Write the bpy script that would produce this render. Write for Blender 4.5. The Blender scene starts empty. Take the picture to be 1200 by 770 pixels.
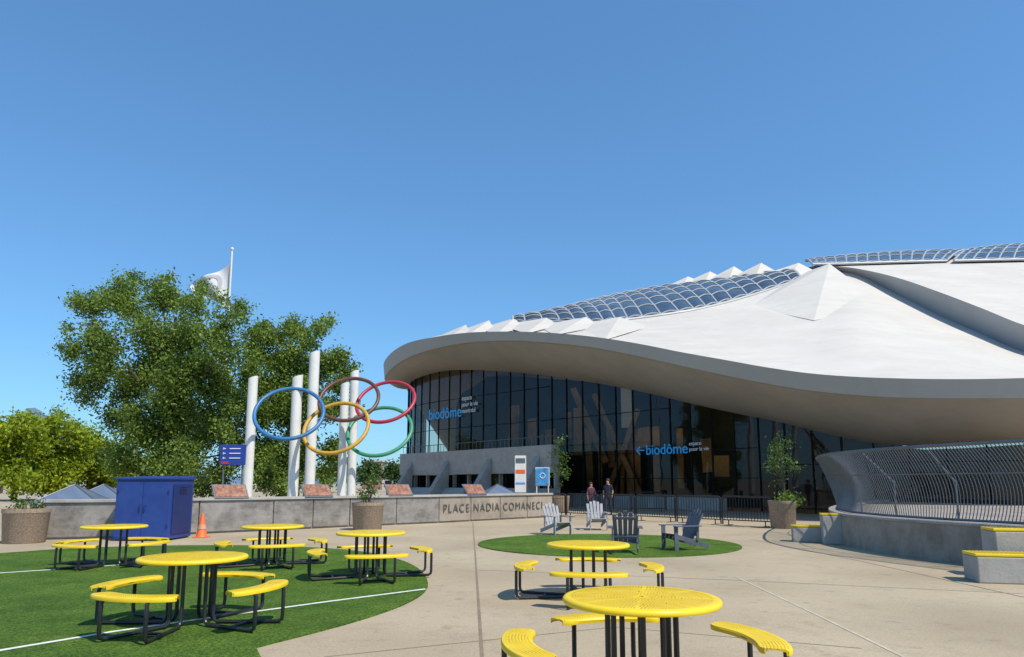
import bpy, bmesh, math, random
import numpy as np
from mathutils import Vector, Matrix, Euler
R=math.radians; PI=math.pi
random.seed(4)
C=bpy.context.scene.collection
TH=R(7.85); F=800.0; EYE=1.6
def ray(px,py):
    u=(px-600)/F; v=(456-py)/F
    return u, math.cos(TH)-v*math.sin(TH), math.sin(TH)+v*math.cos(TH)
def P(px,py,Y):
    u,fy,fz=ray(px,py); t=Y/fy
    return Vector((u*t,Y,EYE+fz*t))
def G(px,py,z=0.0):
    u,fy,fz=ray(px,py); t=(z-EYE)/fz
    return Vector((u*t,fy*t,z))

# ------------------------------------------------------------ materials
def newmat(name):
    m=bpy.data.materials.new(name); m.use_nodes=True
    nt=m.node_tree; b=nt.nodes['Principled BSDF']
    return m,nt,b
def N(nt,t,**k):
    n=nt.nodes.new(t)
    for a,b in k.items(): setattr(n,a,b)
    return n
def mth(nt,op,a,b=None,c=None):
    n=nt.nodes.new('ShaderNodeMath'); n.operation=op
    for i,x in enumerate((a,b,c)):
        if x is None: continue
        if isinstance(x,(int,float)): n.inputs[i].default_value=x
        else: nt.links.new(x,n.inputs[i])
    return n.outputs[0]
def mat(name,col,rough=.6,metal=0,var=.12,scale=3,bump=0,bscale=40,spec=.5,col2=None,coat=0,wear=None,wear2=None):
    m,nt,b=newmat(name)
    tc=N(nt,'ShaderNodeTexCoord')
    n1=N(nt,'ShaderNodeTexNoise'); n1.inputs['Scale'].default_value=scale; n1.inputs['Detail'].default_value=8; n1.inputs['Roughness'].default_value=.65
    nt.links.new(tc.outputs['Object'],n1.inputs['Vector'])
    r=N(nt,'ShaderNodeValToRGB')
    r.color_ramp.elements[0].position=.3; r.color_ramp.elements[1].position=.7
    a=[max(0,c*(1-var)) for c in col]; d=[min(1,c*(1+var)) for c in (col2 or col)]
    r.color_ramp.elements[0].color=(*a,1); r.color_ramp.elements[1].color=(*d,1)
    nt.links.new(n1.outputs['Fac'],r.inputs['Fac'])
    out=r.outputs['Color']
    for we in (wear,wear2):
        if not we: continue
        n3=N(nt,'ShaderNodeTexNoise'); n3.inputs['Scale'].default_value=we[1]; n3.inputs['Detail'].default_value=10; n3.inputs['Roughness'].default_value=.75
        if len(we)>3:
            mp=N(nt,'ShaderNodeMapping'); mp.inputs['Scale'].default_value=we[3]
            nt.links.new(tc.outputs['Object'],mp.inputs['Vector']); nt.links.new(mp.outputs[0],n3.inputs['Vector'])
        else: nt.links.new(tc.outputs['Object'],n3.inputs['Vector'])
        mr=N(nt,'ShaderNodeMapRange'); mr.inputs['From Min'].default_value=.45; mr.inputs['From Max'].default_value=.68; mr.inputs['To Max'].default_value=we[2]
        nt.links.new(n3.outputs['Fac'],mr.inputs['Value'])
        mx=N(nt,'ShaderNodeMixRGB'); nt.links.new(mr.outputs[0],mx.inputs['Fac']); nt.links.new(out,mx.inputs['Color1']); mx.inputs['Color2'].default_value=(*we[0],1)
        out=mx.outputs['Color']
    nt.links.new(out,b.inputs['Base Color'])
    b.inputs['Roughness'].default_value=rough; b.inputs['Metallic'].default_value=metal
    b.inputs['Specular IOR Level'].default_value=spec; b.inputs['Coat Weight'].default_value=coat
    if bump:
        n2=N(nt,'ShaderNodeTexNoise'); n2.inputs['Scale'].default_value=bscale; n2.inputs['Detail'].default_value=6
        nt.links.new(tc.outputs['Object'],n2.inputs['Vector'])
        bp=N(nt,'ShaderNodeBump'); bp.inputs['Strength'].default_value=bump; bp.inputs['Distance'].default_value=.02
        nt.links.new(n2.outputs['Fac'],bp.inputs['Height']); nt.links.new(bp.outputs[0],b.inputs['Normal'])
    return m
def leafmat(name,dark,light,trans=.25):
    m,nt,b=newmat(name)
    g=N(nt,'ShaderNodeNewGeometry'); r=N(nt,'ShaderNodeValToRGB')
    r.color_ramp.elements[0].color=(*dark,1); r.color_ramp.elements[1].color=(*light,1)
    tc=N(nt,'ShaderNodeTexCoord'); n1=N(nt,'ShaderNodeTexNoise'); n1.inputs['Scale'].default_value=.55; n1.inputs['Detail'].default_value=3
    nt.links.new(tc.outputs['Object'],n1.inputs['Vector'])
    s=mth(nt,'MULTIPLY_ADD',g.outputs['Random Per Island'],.6,mth(nt,'MULTIPLY_ADD',n1.outputs['Fac'],1.3,-.42))
    nt.links.new(s,r.inputs['Fac']); nt.links.new(r.outputs[0],b.inputs['Base Color'])
    b.inputs['Roughness'].default_value=.5; b.inputs['Specular IOR Level'].default_value=.3
    t=N(nt,'ShaderNodeBsdfTranslucent'); nt.links.new(r.outputs[0],t.inputs['Color'])
    mx=N(nt,'ShaderNodeMixShader'); mx.inputs[0].default_value=trans
    out=nt.nodes['Material Output']
    nt.links.new(b.outputs[0],mx.inputs[1]); nt.links.new(t.outputs[0],mx.inputs[2]); nt.links.new(mx.outputs[0],out.inputs['Surface'])
    return m
BR=.935
def perfmat(name,col):
    m,nt,b=newmat(name)
    tc=N(nt,'ShaderNodeTexCoord'); sp=N(nt,'ShaderNodeSeparateXYZ'); nt.links.new(tc.outputs['Object'],sp.inputs[0])
    x,y=sp.outputs[0],sp.outputs[1]
    p=.024
    r=mth(nt,'SQRT',mth(nt,'ADD',mth(nt,'MULTIPLY',x,x),mth(nt,'MULTIPLY',y,y)))
    row=mth(nt,'MULTIPLY',mth(nt,'ADD',mth(nt,'FLOOR',mth(nt,'DIVIDE',r,p)),.5),p)
    circ=mth(nt,'MULTIPLY',row,2*PI)
    n=mth(nt,'ROUND',mth(nt,'DIVIDE',circ,p))
    th=mth(nt,'ADD',mth(nt,'DIVIDE',mth(nt,'ARCTAN2',y,x),2*PI),.5)
    a=mth(nt,'SUBTRACT',mth(nt,'FRACT',mth(nt,'MULTIPLY',th,n)),.5)
    arc=mth(nt,'DIVIDE',mth(nt,'MULTIPLY',a,circ),n)
    dr=mth(nt,'SUBTRACT',r,row)
    d=mth(nt,'SQRT',mth(nt,'ADD',mth(nt,'MULTIPLY',arc,arc),mth(nt,'MULTIPLY',dr,dr)))
    inn=mth(nt,'MULTIPLY',mth(nt,'LESS_THAN',r,.535),mth(nt,'GREATER_THAN',r,.06))
    be=mth(nt,'LESS_THAN',mth(nt,'ABSOLUTE',mth(nt,'SUBTRACT',r,BR)),.085)
    sect=mth(nt,'GREATER_THAN',mth(nt,'ABSOLUTE',mth(nt,'SUBTRACT',mth(nt,'FRACT',mth(nt,'MULTIPLY',th,8)),.5)),.035)
    hole=mth(nt,'LESS_THAN',d,mth(nt,'MULTIPLY_ADD',be,-.0012,.0066))
    reg=mth(nt,'MAXIMUM',mth(nt,'MULTIPLY',inn,sect),be)
    h=mth(nt,'MULTIPLY',hole,reg)
    n1=N(nt,'ShaderNodeTexNoise'); n1.inputs['Scale'].default_value=5; n1.inputs['Detail'].default_value=8
    nt.links.new(tc.outputs['Object'],n1.inputs['Vector'])
    rp=N(nt,'ShaderNodeValToRGB'); rp.color_ramp.elements[0].position=.3; rp.color_ramp.elements[1].position=.7
    rp.color_ramp.elements[0].color=(col[0]*.90,col[1]*.85,col[2],1); rp.color_ramp.elements[1].color=(*col,1)
    nt.links.new(n1.outputs['Fac'],rp.inputs['Fac']); nt.links.new(rp.outputs[0],b.inputs['Base Color'])
    b.inputs['Roughness'].default_value=.42
    tr=N(nt,'ShaderNodeBsdfTransparent'); mx=N(nt,'ShaderNodeMixShader')
    nt.links.new(h,mx.inputs[0]); nt.links.new(b.outputs[0],mx.inputs[1]); nt.links.new(tr.outputs[0],mx.inputs[2])
    nt.links.new(mx.outputs[0],nt.nodes['Material Output'].inputs['Surface'])
    return m
def glassmat(name,tint,gl=(.8,.85,.9),ior=1.5,addf=.0,rough=.02):
    m,nt,b=newmat(name); nt.nodes.remove(b)
    tr=N(nt,'ShaderNodeBsdfTransparent'); tr.inputs[0].default_value=(*tint,1)
    g=N(nt,'ShaderNodeBsdfGlossy'); g.inputs['Color'].default_value=(*gl,1); g.inputs['Roughness'].default_value=rough
    fr=N(nt,'ShaderNodeFresnel'); fr.inputs[0].default_value=ior
    f=mth(nt,'ADD',fr.outputs[0],addf)
    tc=N(nt,'ShaderNodeTexCoord'); n1=N(nt,'ShaderNodeTexNoise'); n1.inputs['Scale'].default_value=.35
    nt.links.new(tc.outputs['Object'],n1.inputs['Vector'])
    bp=N(nt,'ShaderNodeBump'); bp.inputs['Strength'].default_value=.06; bp.inputs['Distance'].default_value=.3
    nt.links.new(n1.outputs['Fac'],bp.inputs['Height']); nt.links.new(bp.outputs[0],g.inputs['Normal'])
    mx=N(nt,'ShaderNodeMixShader'); nt.links.new(f,mx.inputs[0]); nt.links.new(tr.outputs[0],mx.inputs[1]); nt.links.new(g.outputs[0],mx.inputs[2])
    nt.links.new(mx.outputs[0],nt.nodes['Material Output'].inputs['Surface'])
    return m

M={}
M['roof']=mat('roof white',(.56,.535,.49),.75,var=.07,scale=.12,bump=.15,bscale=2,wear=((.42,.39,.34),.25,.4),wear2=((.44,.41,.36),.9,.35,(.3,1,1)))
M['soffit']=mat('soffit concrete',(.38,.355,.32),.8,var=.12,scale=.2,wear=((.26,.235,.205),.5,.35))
M['fascia']=mat('fascia concrete',(.40,.385,.35),.7,var=.08,scale=.3,wear=((.29,.27,.23),.6,.45))
M['rib']=mat('rib concrete',(.36,.36,.355),.7,var=.08,scale=.3)
M['frame']=mat('pale grey frame',(.36,.38,.40),.4,var=.05)
M['dark']=mat('dark frame',(.015,.016,.018),.85,var=.1,spec=.1)
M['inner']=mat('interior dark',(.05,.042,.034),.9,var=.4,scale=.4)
M['tan']=mat('tan reflection strut and floor',(.55,.31,.14),.8,var=.3,scale=.5)
M['amber']=mat('amber reflection panel',(.50,.25,.09),.8,var=.7,scale=.5)  # amber tone for golden reflections in the glass front
M['inwhite']=mat('interior white',(.85,.85,.82),.8)
M['glass']=glassmat('facade glass',(.78,.72,.62),(.44,.48,.54),1.5,.02)
M['skyglass']=mat('skylight glass',(.13,.18,.22),.10,metal=.6,var=.5,scale=.3,spec=.8)
M['conc']=mat('grey concrete',(.36,.345,.32),.85,var=.14,scale=1.2,bump=.4,bscale=18,wear=((.2,.185,.165),1.1,.6))
M['conc2']=mat('pale concrete',(.40,.38,.35),.85,var=.1,scale=1.2,bump=.3,bscale=18,wear=((.25,.23,.20),1.5,.6))
M['concw']=mat('warm worn concrete',(.31,.265,.215),.9,var=.25,scale=1.4,bump=.6,bscale=14,wear=((.14,.12,.095),.9,.75),wear2=((.42,.38,.33),2.2,.5,(1,1,.35)))
M['agg']=mat('exposed aggregate',(.33,.25,.18),.95,var=.5,scale=28,bump=1,bscale=60)
M['yellow']=perfmat('yellow perforated steel',(.84,.61,.012))
M['yel2']=mat('yellow painted steel',(.80,.57,.015),.4,var=.06,scale=6)
M['black']=mat('black steel tube',(.016,.017,.02),.35,var=.2)
M['wood_lit']=mat('front-lit grey slats',(.30,.31,.33),.65,var=.2,scale=6)  # grey slats with the front light put into the colour
M['wood_unlit']=mat('unlit grey slats',(.085,.10,.13),.6,var=.2,scale=6)  # darker copy of the grey slats, without that front light
M['blue']=mat('blue painted steel',(.016,.05,.24),.5,var=.12,scale=1.5,wear=((.04,.08,.25),3,.35))
M['bluedk']=mat('dark blue steel',(.009,.026,.13),.5,var=.15)
M['orange']=mat('cone orange',(.8,.14,.03),.5,var=.1)
M['white']=mat('white paint',(.72,.72,.69),.45,var=.05,wear=((.5,.49,.45),2,.4))
M['line']=mat('turf line',(.68,.71,.64),.9,var=.15,scale=12,wear=((.3,.4,.2),9,.5))
M['steel']=mat('weathered steel panel',(.29,.27,.25),.5,metal=.25,var=.3,scale=1.6,bump=.12,bscale=9,wear=((.10,.085,.07),1.7,.85),wear2=((.42,.39,.35),3,.5,(.5,.5,2)))
M['rail']=mat('galvanised rail',(.13,.145,.17),.45,metal=.4,var=.15)
M['letter']=mat('grey letters',(.11,.105,.095),.6,var=.1)
M['bio']=mat('blue letters',(.02,.27,.62),.5,var=.03)
M['bio'].node_tree.nodes['Principled BSDF'].inputs['Emission Color'].default_value=(.02,.27,.62,1)
M['bio'].node_tree.nodes['Principled BSDF'].inputs['Emission Strength'].default_value=.25
M['wlet']=mat('white letters',(.8,.8,.8),.5,var=.03)
M['plaque']=mat('brown plaque',(.22,.075,.045),.35,var=.5,scale=7,col2=(.32,.16,.10))
M['navy']=mat('navy sign',(.02,.05,.30),.4,var=.1)
M['red']=mat('red patch',(.5,.03,.03),.5,var=.1)
M['teal']=mat('cyan blue poster',(.05,.28,.62),.5,var=.5,scale=3)
M['cloth']=mat('flag cloth',(.62,.62,.63),.9,var=.05)
M['flagmark']=mat('flag mark grey',(.40,.41,.44),.9)
M['bark']=mat('bark',(.10,.075,.055),.95,var=.3,scale=8,bump=.8,bscale=20)
M['soil']=mat('soil',(.05,.035,.025),1,var=.3,scale=10)
M['leaf']=leafmat('leaf green',(.042,.095,.014),(.27,.38,.065),.36)
M['leafy']=leafmat('leaf yellow green',(.08,.16,.01),(.42,.49,.03),.4)
M['leafs']=leafmat('leaf young',(.03,.08,.015),(.16,.26,.05))
M['leafd']=leafmat('leaf distant',(.02,.05,.015),(.09,.16,.04))
M['r_blue']=mat('ring blue',(.02,.15,.36),.45,var=.2,wear=((.1,.2,.3),2,.6)); M['r_yel']=mat('ring yellow',(.55,.31,.03),.5,var=.2,wear=((.3,.2,.06),2,.6))
M['r_blk']=mat('ring brown black',(.12,.05,.03),.45,var=.3); M['r_grn']=mat('ring green',(.03,.27,.13),.45,var=.15,wear=((.12,.25,.18),2,.6))
M['r_red']=mat('ring red',(.42,.02,.045),.45,var=.15,wear=((.3,.08,.09),2,.5))
M['skin']=mat('skin',(.42,.24,.17),.6); M['hair']=mat('hair',(.03,.02,.015),.7)
M['shirt1']=mat('navy shirt',(.02,.025,.05),.9); M['shirt2']=mat('dark plum shirt',(.09,.03,.05),.9)
M['pants']=mat('dark trousers',(.03,.035,.05),.9)
M['brick']=mat('far brick',(.32,.17,.12),.9,var=.2,scale=.3); M['farw']=mat('far pale wall',(.5,.5,.5),.9,var=.1,scale=.2)
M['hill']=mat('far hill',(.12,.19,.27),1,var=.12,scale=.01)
M['pyr']=mat('blue grey canopy',(.12,.16,.23),.4,var=.2,scale=2)

# ------------------------------------------------------------ mesh builder
class MB:
    def __init__(s): s.v=[]; s.f=[]
    def add(s,vs,fs):
        o=len(s.v); s.v+= [tuple(p) for p in vs]; s.f+=[tuple(i+o for i in f) for f in fs]; return s
    def box(s,size,loc,rot=(0,0,0),taper=1):
        x,y,z=[a/2 for a in size]; m=Euler(rot).to_matrix(); L=Vector(loc); vs=[]
        for sz in (-1,1):
            k=taper if sz>0 else 1
            for sx,sy in ((-1,-1),(1,-1),(1,1),(-1,1)): vs.append(m@Vector((sx*x*k,sy*y*k,sz*z))+L)
        return s.add(vs,[(0,3,2,1),(4,5,6,7),(0,1,5,4),(1,2,6,5),(2,3,7,6),(3,0,4,7)])
    def tube(s,pts,r,n=8,closed=False):
        pts=[Vector(p) for p in pts]; k=len(pts)
        rs=r if isinstance(r,(list,tuple)) else [r]*k
        tan=[]
        for i in range(k):
            if closed: t=pts[(i+1)%k]-pts[i-1]
            else: t=pts[min(i+1,k-1)]-pts[max(i-1,0)]
            tan.append(t.normalized() if t.length>1e-9 else Vector((0,0,1)))
        up=Vector((0,0,1)) if abs(tan[0].z)<.9 else Vector((1,0,0))
        u=tan[0].cross(up).normalized(); vs=[]
        for i in range(k):
            u=(u-tan[i]*u.dot(tan[i])).normalized(); w=tan[i].cross(u)
            for j in range(n):
                a=2*PI*j/n; vs.append(pts[i]+(u*math.cos(a)+w*math.sin(a))*rs[i])
        fs=[]
        for i in range(k if closed else k-1):
            i2=(i+1)%k
            for j in range(n): fs.append((i*n+j,i*n+(j+1)%n,i2*n+(j+1)%n,i2*n+j))
        if not closed: fs+= [tuple(range(n))[::-1],tuple((k-1)*n+j for j in range(n))]
        return s.add(vs,fs)
    def lathe(s,prof,n=48,loc=(0,0,0)):
        vs=[];k=len(prof)
        for i in range(n):
            a=2*PI*i/n
            for r,z in prof: vs.append((loc[0]+r*math.cos(a),loc[1]+r*math.sin(a),loc[2]+z))
        fs=[]
        for i in range(n):
            i2=(i+1)%n
            for j in range(k-1): fs.append((i*k+j,i2*k+j,i2*k+j+1,i*k+j+1))
        return s.add(vs,fs)
    def grid(s,rows):
        n=len(rows[0]); vs=[p for r in rows for p in r]; fs=[]
        for i in range(len(rows)-1):
            for j in range(n-1): fs.append((i*n+j,i*n+j+1,(i+1)*n+j+1,(i+1)*n+j))
        return s.add(vs,fs)
    def prism(s,poly,z0,z1):
        n=len(poly); vs=[(p[0],p[1],z0) for p in poly]+[(p[0],p[1],z1) for p in poly]
        fs=[tuple(range(n))[::-1],tuple(range(n,2*n))]+[(i,(i+1)%n,n+(i+1)%n,n+i) for i in range(n)]
        return s.add(vs,fs)
    def strip(s,pts,w,z):
        pts=[Vector((p[0],p[1],0)) for p in pts]; a=[];b=[]
        for i,p in enumerate(pts):
            t=(pts[min(i+1,len(pts)-1)]-pts[max(i-1,0)]).normalized(); nn=Vector((-t.y,t.x,0))*w/2
            a.append((p.x+nn.x,p.y+nn.y,z)); b.append((p.x-nn.x,p.y-nn.y,z))
        return s.grid([b,a])
    def build(s,name,m,parent=None,smooth=False,bevel=0,recalc=True):
        me=bpy.data.meshes.new(name); me.from_pydata(s.v,[],s.f); me.update()
        if recalc:
            bm=bmesh.new(); bm.from_mesh(me); bmesh.ops.recalc_face_normals(bm,faces=bm.faces[:]); bm.to_mesh(me); bm.free()
        if m: me.materials.append(M[m] if isinstance(m,str) else m)
        if smooth: me.shade_smooth(); 
        o=bpy.data.objects.new(name,me); C.objects.link(o)
        if smooth:
            try: me.set_sharp_from_angle(angle=R(40))
            except Exception: pass
        if parent: o.parent=parent
        if bevel:
            b=o.modifiers.new('bevel','BEVEL'); b.width=bevel; b.segments=2; b.limit_method='ANGLE'
        return o
def tag(o,label=None,cat=None,group=None,kind=None):
    if label: o['label']=label
    if cat: o['category']=cat
    if group: o['group']=group
    if kind: o['kind']=kind
    return o
def thing(name,label,cat,loc=(0,0,0),rz=0,group=None):
    o=bpy.data.objects.new(name,None); C.objects.link(o); o.location=loc; o.rotation_euler=(0,0,rz); o.empty_display_size=.2
    return tag(o,label,cat,group)
def dup(root,loc,rz,label,group=None):
    r=root.copy(); C.objects.link(r); r.location=loc; r.rotation_euler=(0,0,rz); r['label']=label
    if group: r['group']=group
    for ch in list(root.children):
        c=ch.copy(); C.objects.link(c); c.parent=r
        for g in list(ch.children):
            d=g.copy(); C.objects.link(d); d.parent=c
    return r
def text(name,body,width,m,parent,loc,rz,ext=.02,spacing=1,hscale=None,align='CENTER',off=.004):
    cu=bpy.data.curves.new('t','FONT'); cu.body=body; cu.size=1; cu.extrude=ext; cu.align_x=align; cu.space_character=spacing; cu.offset=off
    o=bpy.data.objects.new('t',cu); C.objects.link(o)
    dg=bpy.context.evaluated_depsgraph_get(); me=bpy.data.meshes.new_from_object(o.evaluated_get(dg))
    bpy.data.objects.remove(o)
    xs=[v.co.x for v in me.vertices]; ys=[v.co.y for v in me.vertices]
    w=max(xs)-min(xs); cx=(max(xs)+min(xs))/2; cy=(max(ys)+min(ys))/2; sx=width/w; sy=hscale*sx if hscale else sx
    for v in me.vertices: v.co=Vector(((v.co.x-cx)*sx,(v.co.y-cy)*sy,v.co.z))
    me.materials.clear(); me.materials.append(M[m]); me.name=name
    q=bpy.data.objects.new(name,me); C.objects.link(q); q.location=loc; q.rotation_euler=(PI/2,0,rz)
    if parent: q.parent=parent
    return q
def arc_resample(pts,step):
    out=[pts[0].copy()]; acc=0
    for a,b in zip(pts[:-1],pts[1:]):
        L=(b-a).length; d=step-acc
        while d<=L:
            out.append(a.lerp(b,d/L)); d+=step
        acc=(acc+L)%step
    return out
def cat_interp(vals,t):
    n=len(vals); i=min(int(t),n-2); f=t-i
    p0=vals[max(i-1,0)];p1=vals[i];p2=vals[i+1];p3=vals[min(i+2,n-1)]
    return [ .5*((2*b)+(-a+c)*f+(2*a-5*b+4*c-d)*f*f+(-a+3*b-3*c+d)*f**3) for a,b,c,d in zip(p0,p1,p2,p3)]

# ------------------------------------------------------------ GROUND
def plazamat():
    m,nt,b=newmat('plaza concrete')
    tc=N(nt,'ShaderNodeTexCoord')
    def noise(sc,det=8,ro=.65):
        n=N(nt,'ShaderNodeTexNoise'); n.inputs['Scale'].default_value=sc; n.inputs['Detail'].default_value=det; n.inputs['Roughness'].default_value=ro
        nt.links.new(tc.outputs['Object'],n.inputs['Vector']); return n.outputs['Fac']
    r=N(nt,'ShaderNodeValToRGB'); r.color_ramp.elements[0].position=.34; r.color_ramp.elements[1].position=.66
    r.color_ramp.elements[0].color=(.325,.26,.17,1); r.color_ramp.elements[1].color=(.48,.40,.275,1)
    nt.links.new(noise(.45),r.inputs['Fac'])
    mr=N(nt,'ShaderNodeMapRange'); mr.inputs['From Min'].default_value=.48; mr.inputs['From Max'].default_value=.66; mr.inputs['To Max'].default_value=.8
    nt.links.new(noise(.9,14,.85),mr.inputs['Value'])
    mx=N(nt,'ShaderNodeMixRGB'); nt.links.new(mr.outputs[0],mx.inputs['Fac']); nt.links.new(r.outputs[0],mx.inputs['Color1']); mx.inputs['Color2'].default_value=(.255,.20,.13,1)
    mr3=N(nt,'ShaderNodeMapRange'); mr3.inputs['From Min'].default_value=.60; mr3.inputs['From Max'].default_value=.70; mr3.inputs['To Max'].default_value=.5
    nt.links.new(noise(3.1,6,.6),mr3.inputs['Value'])
    mx3=N(nt,'ShaderNodeMixRGB'); nt.links.new(mr3.outputs[0],mx3.inputs['Fac']); nt.links.new(mx.outputs[0],mx3.inputs['Color1']); mx3.inputs['Color2'].default_value=(.20,.155,.105,1)
    mr2=N(nt,'ShaderNodeMapRange'); mr2.inputs['From Min'].default_value=.3; mr2.inputs['From Max'].default_value=.7; mr2.inputs['To Min'].default_value=.76; mr2.inputs['To Max'].default_value=1.22
    nt.links.new(noise(38,5,.75),mr2.inputs['Value'])
    mu=N(nt,'ShaderNodeMixRGB'); mu.blend_type='MULTIPLY'; mu.inputs['Fac'].default_value=1
    nt.links.new(mx3.outputs[0],mu.inputs['Color1']); nt.links.new(mr2.outputs[0],mu.inputs['Color2'])
    nt.links.new(mu.outputs[0],b.inputs['Base Color']); b.inputs['Roughness'].default_value=.85
    bp=N(nt,'ShaderNodeBump'); bp.inputs['Strength'].default_value=.35; bp.inputs['Distance'].default_value=.01
    nt.links.new(noise(30),bp.inputs['Height']); nt.links.new(bp.outputs[0],b.inputs['Normal'])
    return m
M['plaza']=plazamat()
def turfmat():
    m,nt,b=newmat('artificial turf')
    tc=N(nt,'ShaderNodeTexCoord')
    def noise(sc,det,ro=.6):
        n=N(nt,'ShaderNodeTexNoise'); n.inputs['Scale'].default_value=sc; n.inputs['Detail'].default_value=det; n.inputs['Roughness'].default_value=ro
        nt.links.new(tc.outputs['Object'],n.inputs['Vector']); return n.outputs['Fac']
    r=N(nt,'ShaderNodeValToRGB'); r.color_ramp.elements[0].position=.35; r.color_ramp.elements[1].position=.65
    r.color_ramp.elements[0].color=(.055,.125,.015,1); r.color_ramp.elements[1].color=(.125,.215,.03,1)
    nt.links.new(noise(.9,8,.75),r.inputs['Fac'])
    mr2=N(nt,'ShaderNodeMapRange'); mr2.inputs['From Min'].default_value=.40; mr2.inputs['From Max'].default_value=.60; mr2.inputs['To Min'].default_value=.3; mr2.inputs['To Max'].default_value=1.65
    nt.links.new(noise(34,5,.9),mr2.inputs['Value'])
    mu=N(nt,'ShaderNodeMixRGB'); mu.blend_type='MULTIPLY'; mu.inputs['Fac'].default_value=1
    nt.links.new(r.outputs[0],mu.inputs['Color1']); nt.links.new(mr2.outputs[0],mu.inputs['Color2'])
    nt.links.new(mu.outputs[0],b.inputs['Base Color'])
    b.inputs['Roughness'].default_value=.9; b.inputs['Specular IOR Level'].default_value=.15
    bp=N(nt,'ShaderNodeBump'); bp.inputs['Strength'].default_value=1; bp.inputs['Distance'].default_value=.03
    nt.links.new(noise(90,3),bp.inputs['Height']); nt.links.new(bp.outputs[0],b.inputs['Normal'])
    return m
M['turf']=turfmat()
g=MB().grid([[(-2500,-300,0),(2500,-300,0)],[(-2500,4200,0),(2500,4200,0)]]).build('ground','plaza'); tag(g,kind='structure')
tp=[(-420,672),(-200,660),(0,649),(90,643),(200,640),(300,640),(380,643),(430,648),(466,656),(490,667),(501,682),(497,695),(474,709),(430,725),(370,742),(300,760),(230,782),(100,830),(-100,930)]
tp3=[G(*p) for p in tp]
def smooth_poly(pts,n=5):
    out=[]; k=len(pts)
    for i in range(k):
        p0,p1,p2,p3=pts[i-1],pts[i],pts[(i+1)%k],pts[(i+2)%k]
        for j in range(n):
            f=j/n; out.append(.5*((2*p1)+(p2-p0)*f+(2*p0-5*p1+4*p2-p3)*f*f+(-p0+3*p1-3*p2+p3)*f**3))
    return out
sp=smooth_poly(tp3[1:17],4)
poly=[tp3[0]]+sp[:len(sp)-4]+tp3[16:]
tag(MB().prism(poly,.0,.02).build('turf','turf'),kind='structure')
cc=G(711,637.5); rad=3.42
tag(MB().prism([(cc.x+rad*math.cos(a),cc.y+rad*1.0*math.sin(a)) for a in [2*PI*i/72 for i in range(72)]],0,.02).build('turf_circle','turf'),kind='structure')
tag(MB().strip([G(-200,694,.0),G(0,673),G(90,667),G(172,661)],.10,.024).build('turf_line','line'),kind='structure')
tag(MB().strip([G(-200,805),G(0,765),G(130,743),G(240,727),G(380,707.5),G(499,692)],.075,.024).build('turf_line','line'),kind='structure')
M['jl']=mat('pale joint',(.50,.43,.33),.9,var=.2,scale=4,wear=((.36,.28,.19),3,.6)); M['jd']=mat('dark joint',(.22,.17,.115),.9,var=.2,scale=4)
tag(MB().strip([G(554,612),G(557,650),G(561,710),G(567,800)],.035,.004).build('drain_channel','jd'),kind='structure')
jl=MB().strip([G(862,676),G(960,722),G(1075,778)],.04,.004)
tag(jl.build('pavement_joint','jl'),kind='structure')
jd=MB()
jd.strip([G(560,668),G(860,680),G(1200,696)],.02,.003); jd.strip([G(880,632),G(1010,658),G(1200,700)],.025,.0035)
jd.strip([G(900,622),G(985,640)],.025,.003)
jd.strip([G(380,770),G(720,735),G(1010,760)],.015,.0028)
tag(jd.build('pavement_joint','jd'),kind='structure')

# ------------------------------------------------------------ ARENA BUILDING
ST=[
(486,446,486,452,80, 500,452,84, 490,440,84),
(462,440,462,450,73, 484,455,76, 468,434,77),
(450,431,451,446,67, 479,453,70, 457,427,70),
(457,417,459,433,62, 486,445,66, 464,413,66),
(478,404,481,419,57.5, 505,438,63, 486,401,62),
(510,397,512,409,54, 530,434,60.5, 520,392,59),
(550,392,551,402,50.5, 565,434,57.5, 560,384,58),
(600,391,600,400,46.5, 610,437,54.5, 610,376,57),
(650,393,650,403,43.3, 660,443,51, 655,364,58),
(700,398,700,409,40.3, 710,451,48, 705,351,59),
(750,406,750,419,37.8, 760,461,45, 755,341,60),
(800,416,800,430,35.3, 810,473,42.4, 805,333,60),
(850,425,850,441,33.2, 860,484,40, 855,327,60),
(900,434,900,451,31.3, 905,493,38.2, 905,322,59),
(950,441,950,459,29.7, 955,505,36.3, 955,319,58),
(1000,445,1000,464,28.4, 1000,515,34.8, 1003,321,55),
(1050,447,1050,467,27.3, 1045,522,33.5, 1052,345,50),
(1100,448,1100,468,26.4, 1100,521,32.3, 1100,369,45.5),
(1150,448,1150,468,25.6, 1150,518.5,31.3, 1150,391,41.5),
(1200,447,1200,468,25, 1200,516,30.5, 1200,412,38),
(1270,445,1270,467,24.3, 1270,513,29.7, 1270,430,34.5),
(1350,442,1350,465,23.7, 1350,510,29, 1350,436,31)]
NS=len(ST)-1
def stn(t):
    a=cat_interp(ST,t)
    return dict(rt=P(a[0],a[1],a[4]),rb=P(a[2],a[3],a[4]+.15),S=P(a[5],a[6],a[7]),Mt=P(a[8],a[9],a[10]))
SUB=6
ts=[i/SUB for i in range(NS*SUB+1)]; SS=[stn(t) for t in ts]
arena=thing('arena_building','white shell roofed arena with curved dark glass front, roof skylights and sweeping concrete rim','building',(0,0,0))
def msurf(s,v):
    p=s['rt'].lerp(s['Mt'],v); sag=math.sin(PI*v)*(s['Mt']-s['rt']).length*.02
    p.z-=sag; return p
rows=[[msurf(s,v) for s in SS] for v in [i/10 for i in range(11)]]
MB().grid(rows).build('roof_shell','roof',arena,smooth=True)
def back(s,k):
    p=s['Mt'].copy(); p.y+=24*k; p.x+=6*k; p.z=p.z*(1-k)+3*k; return p
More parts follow.
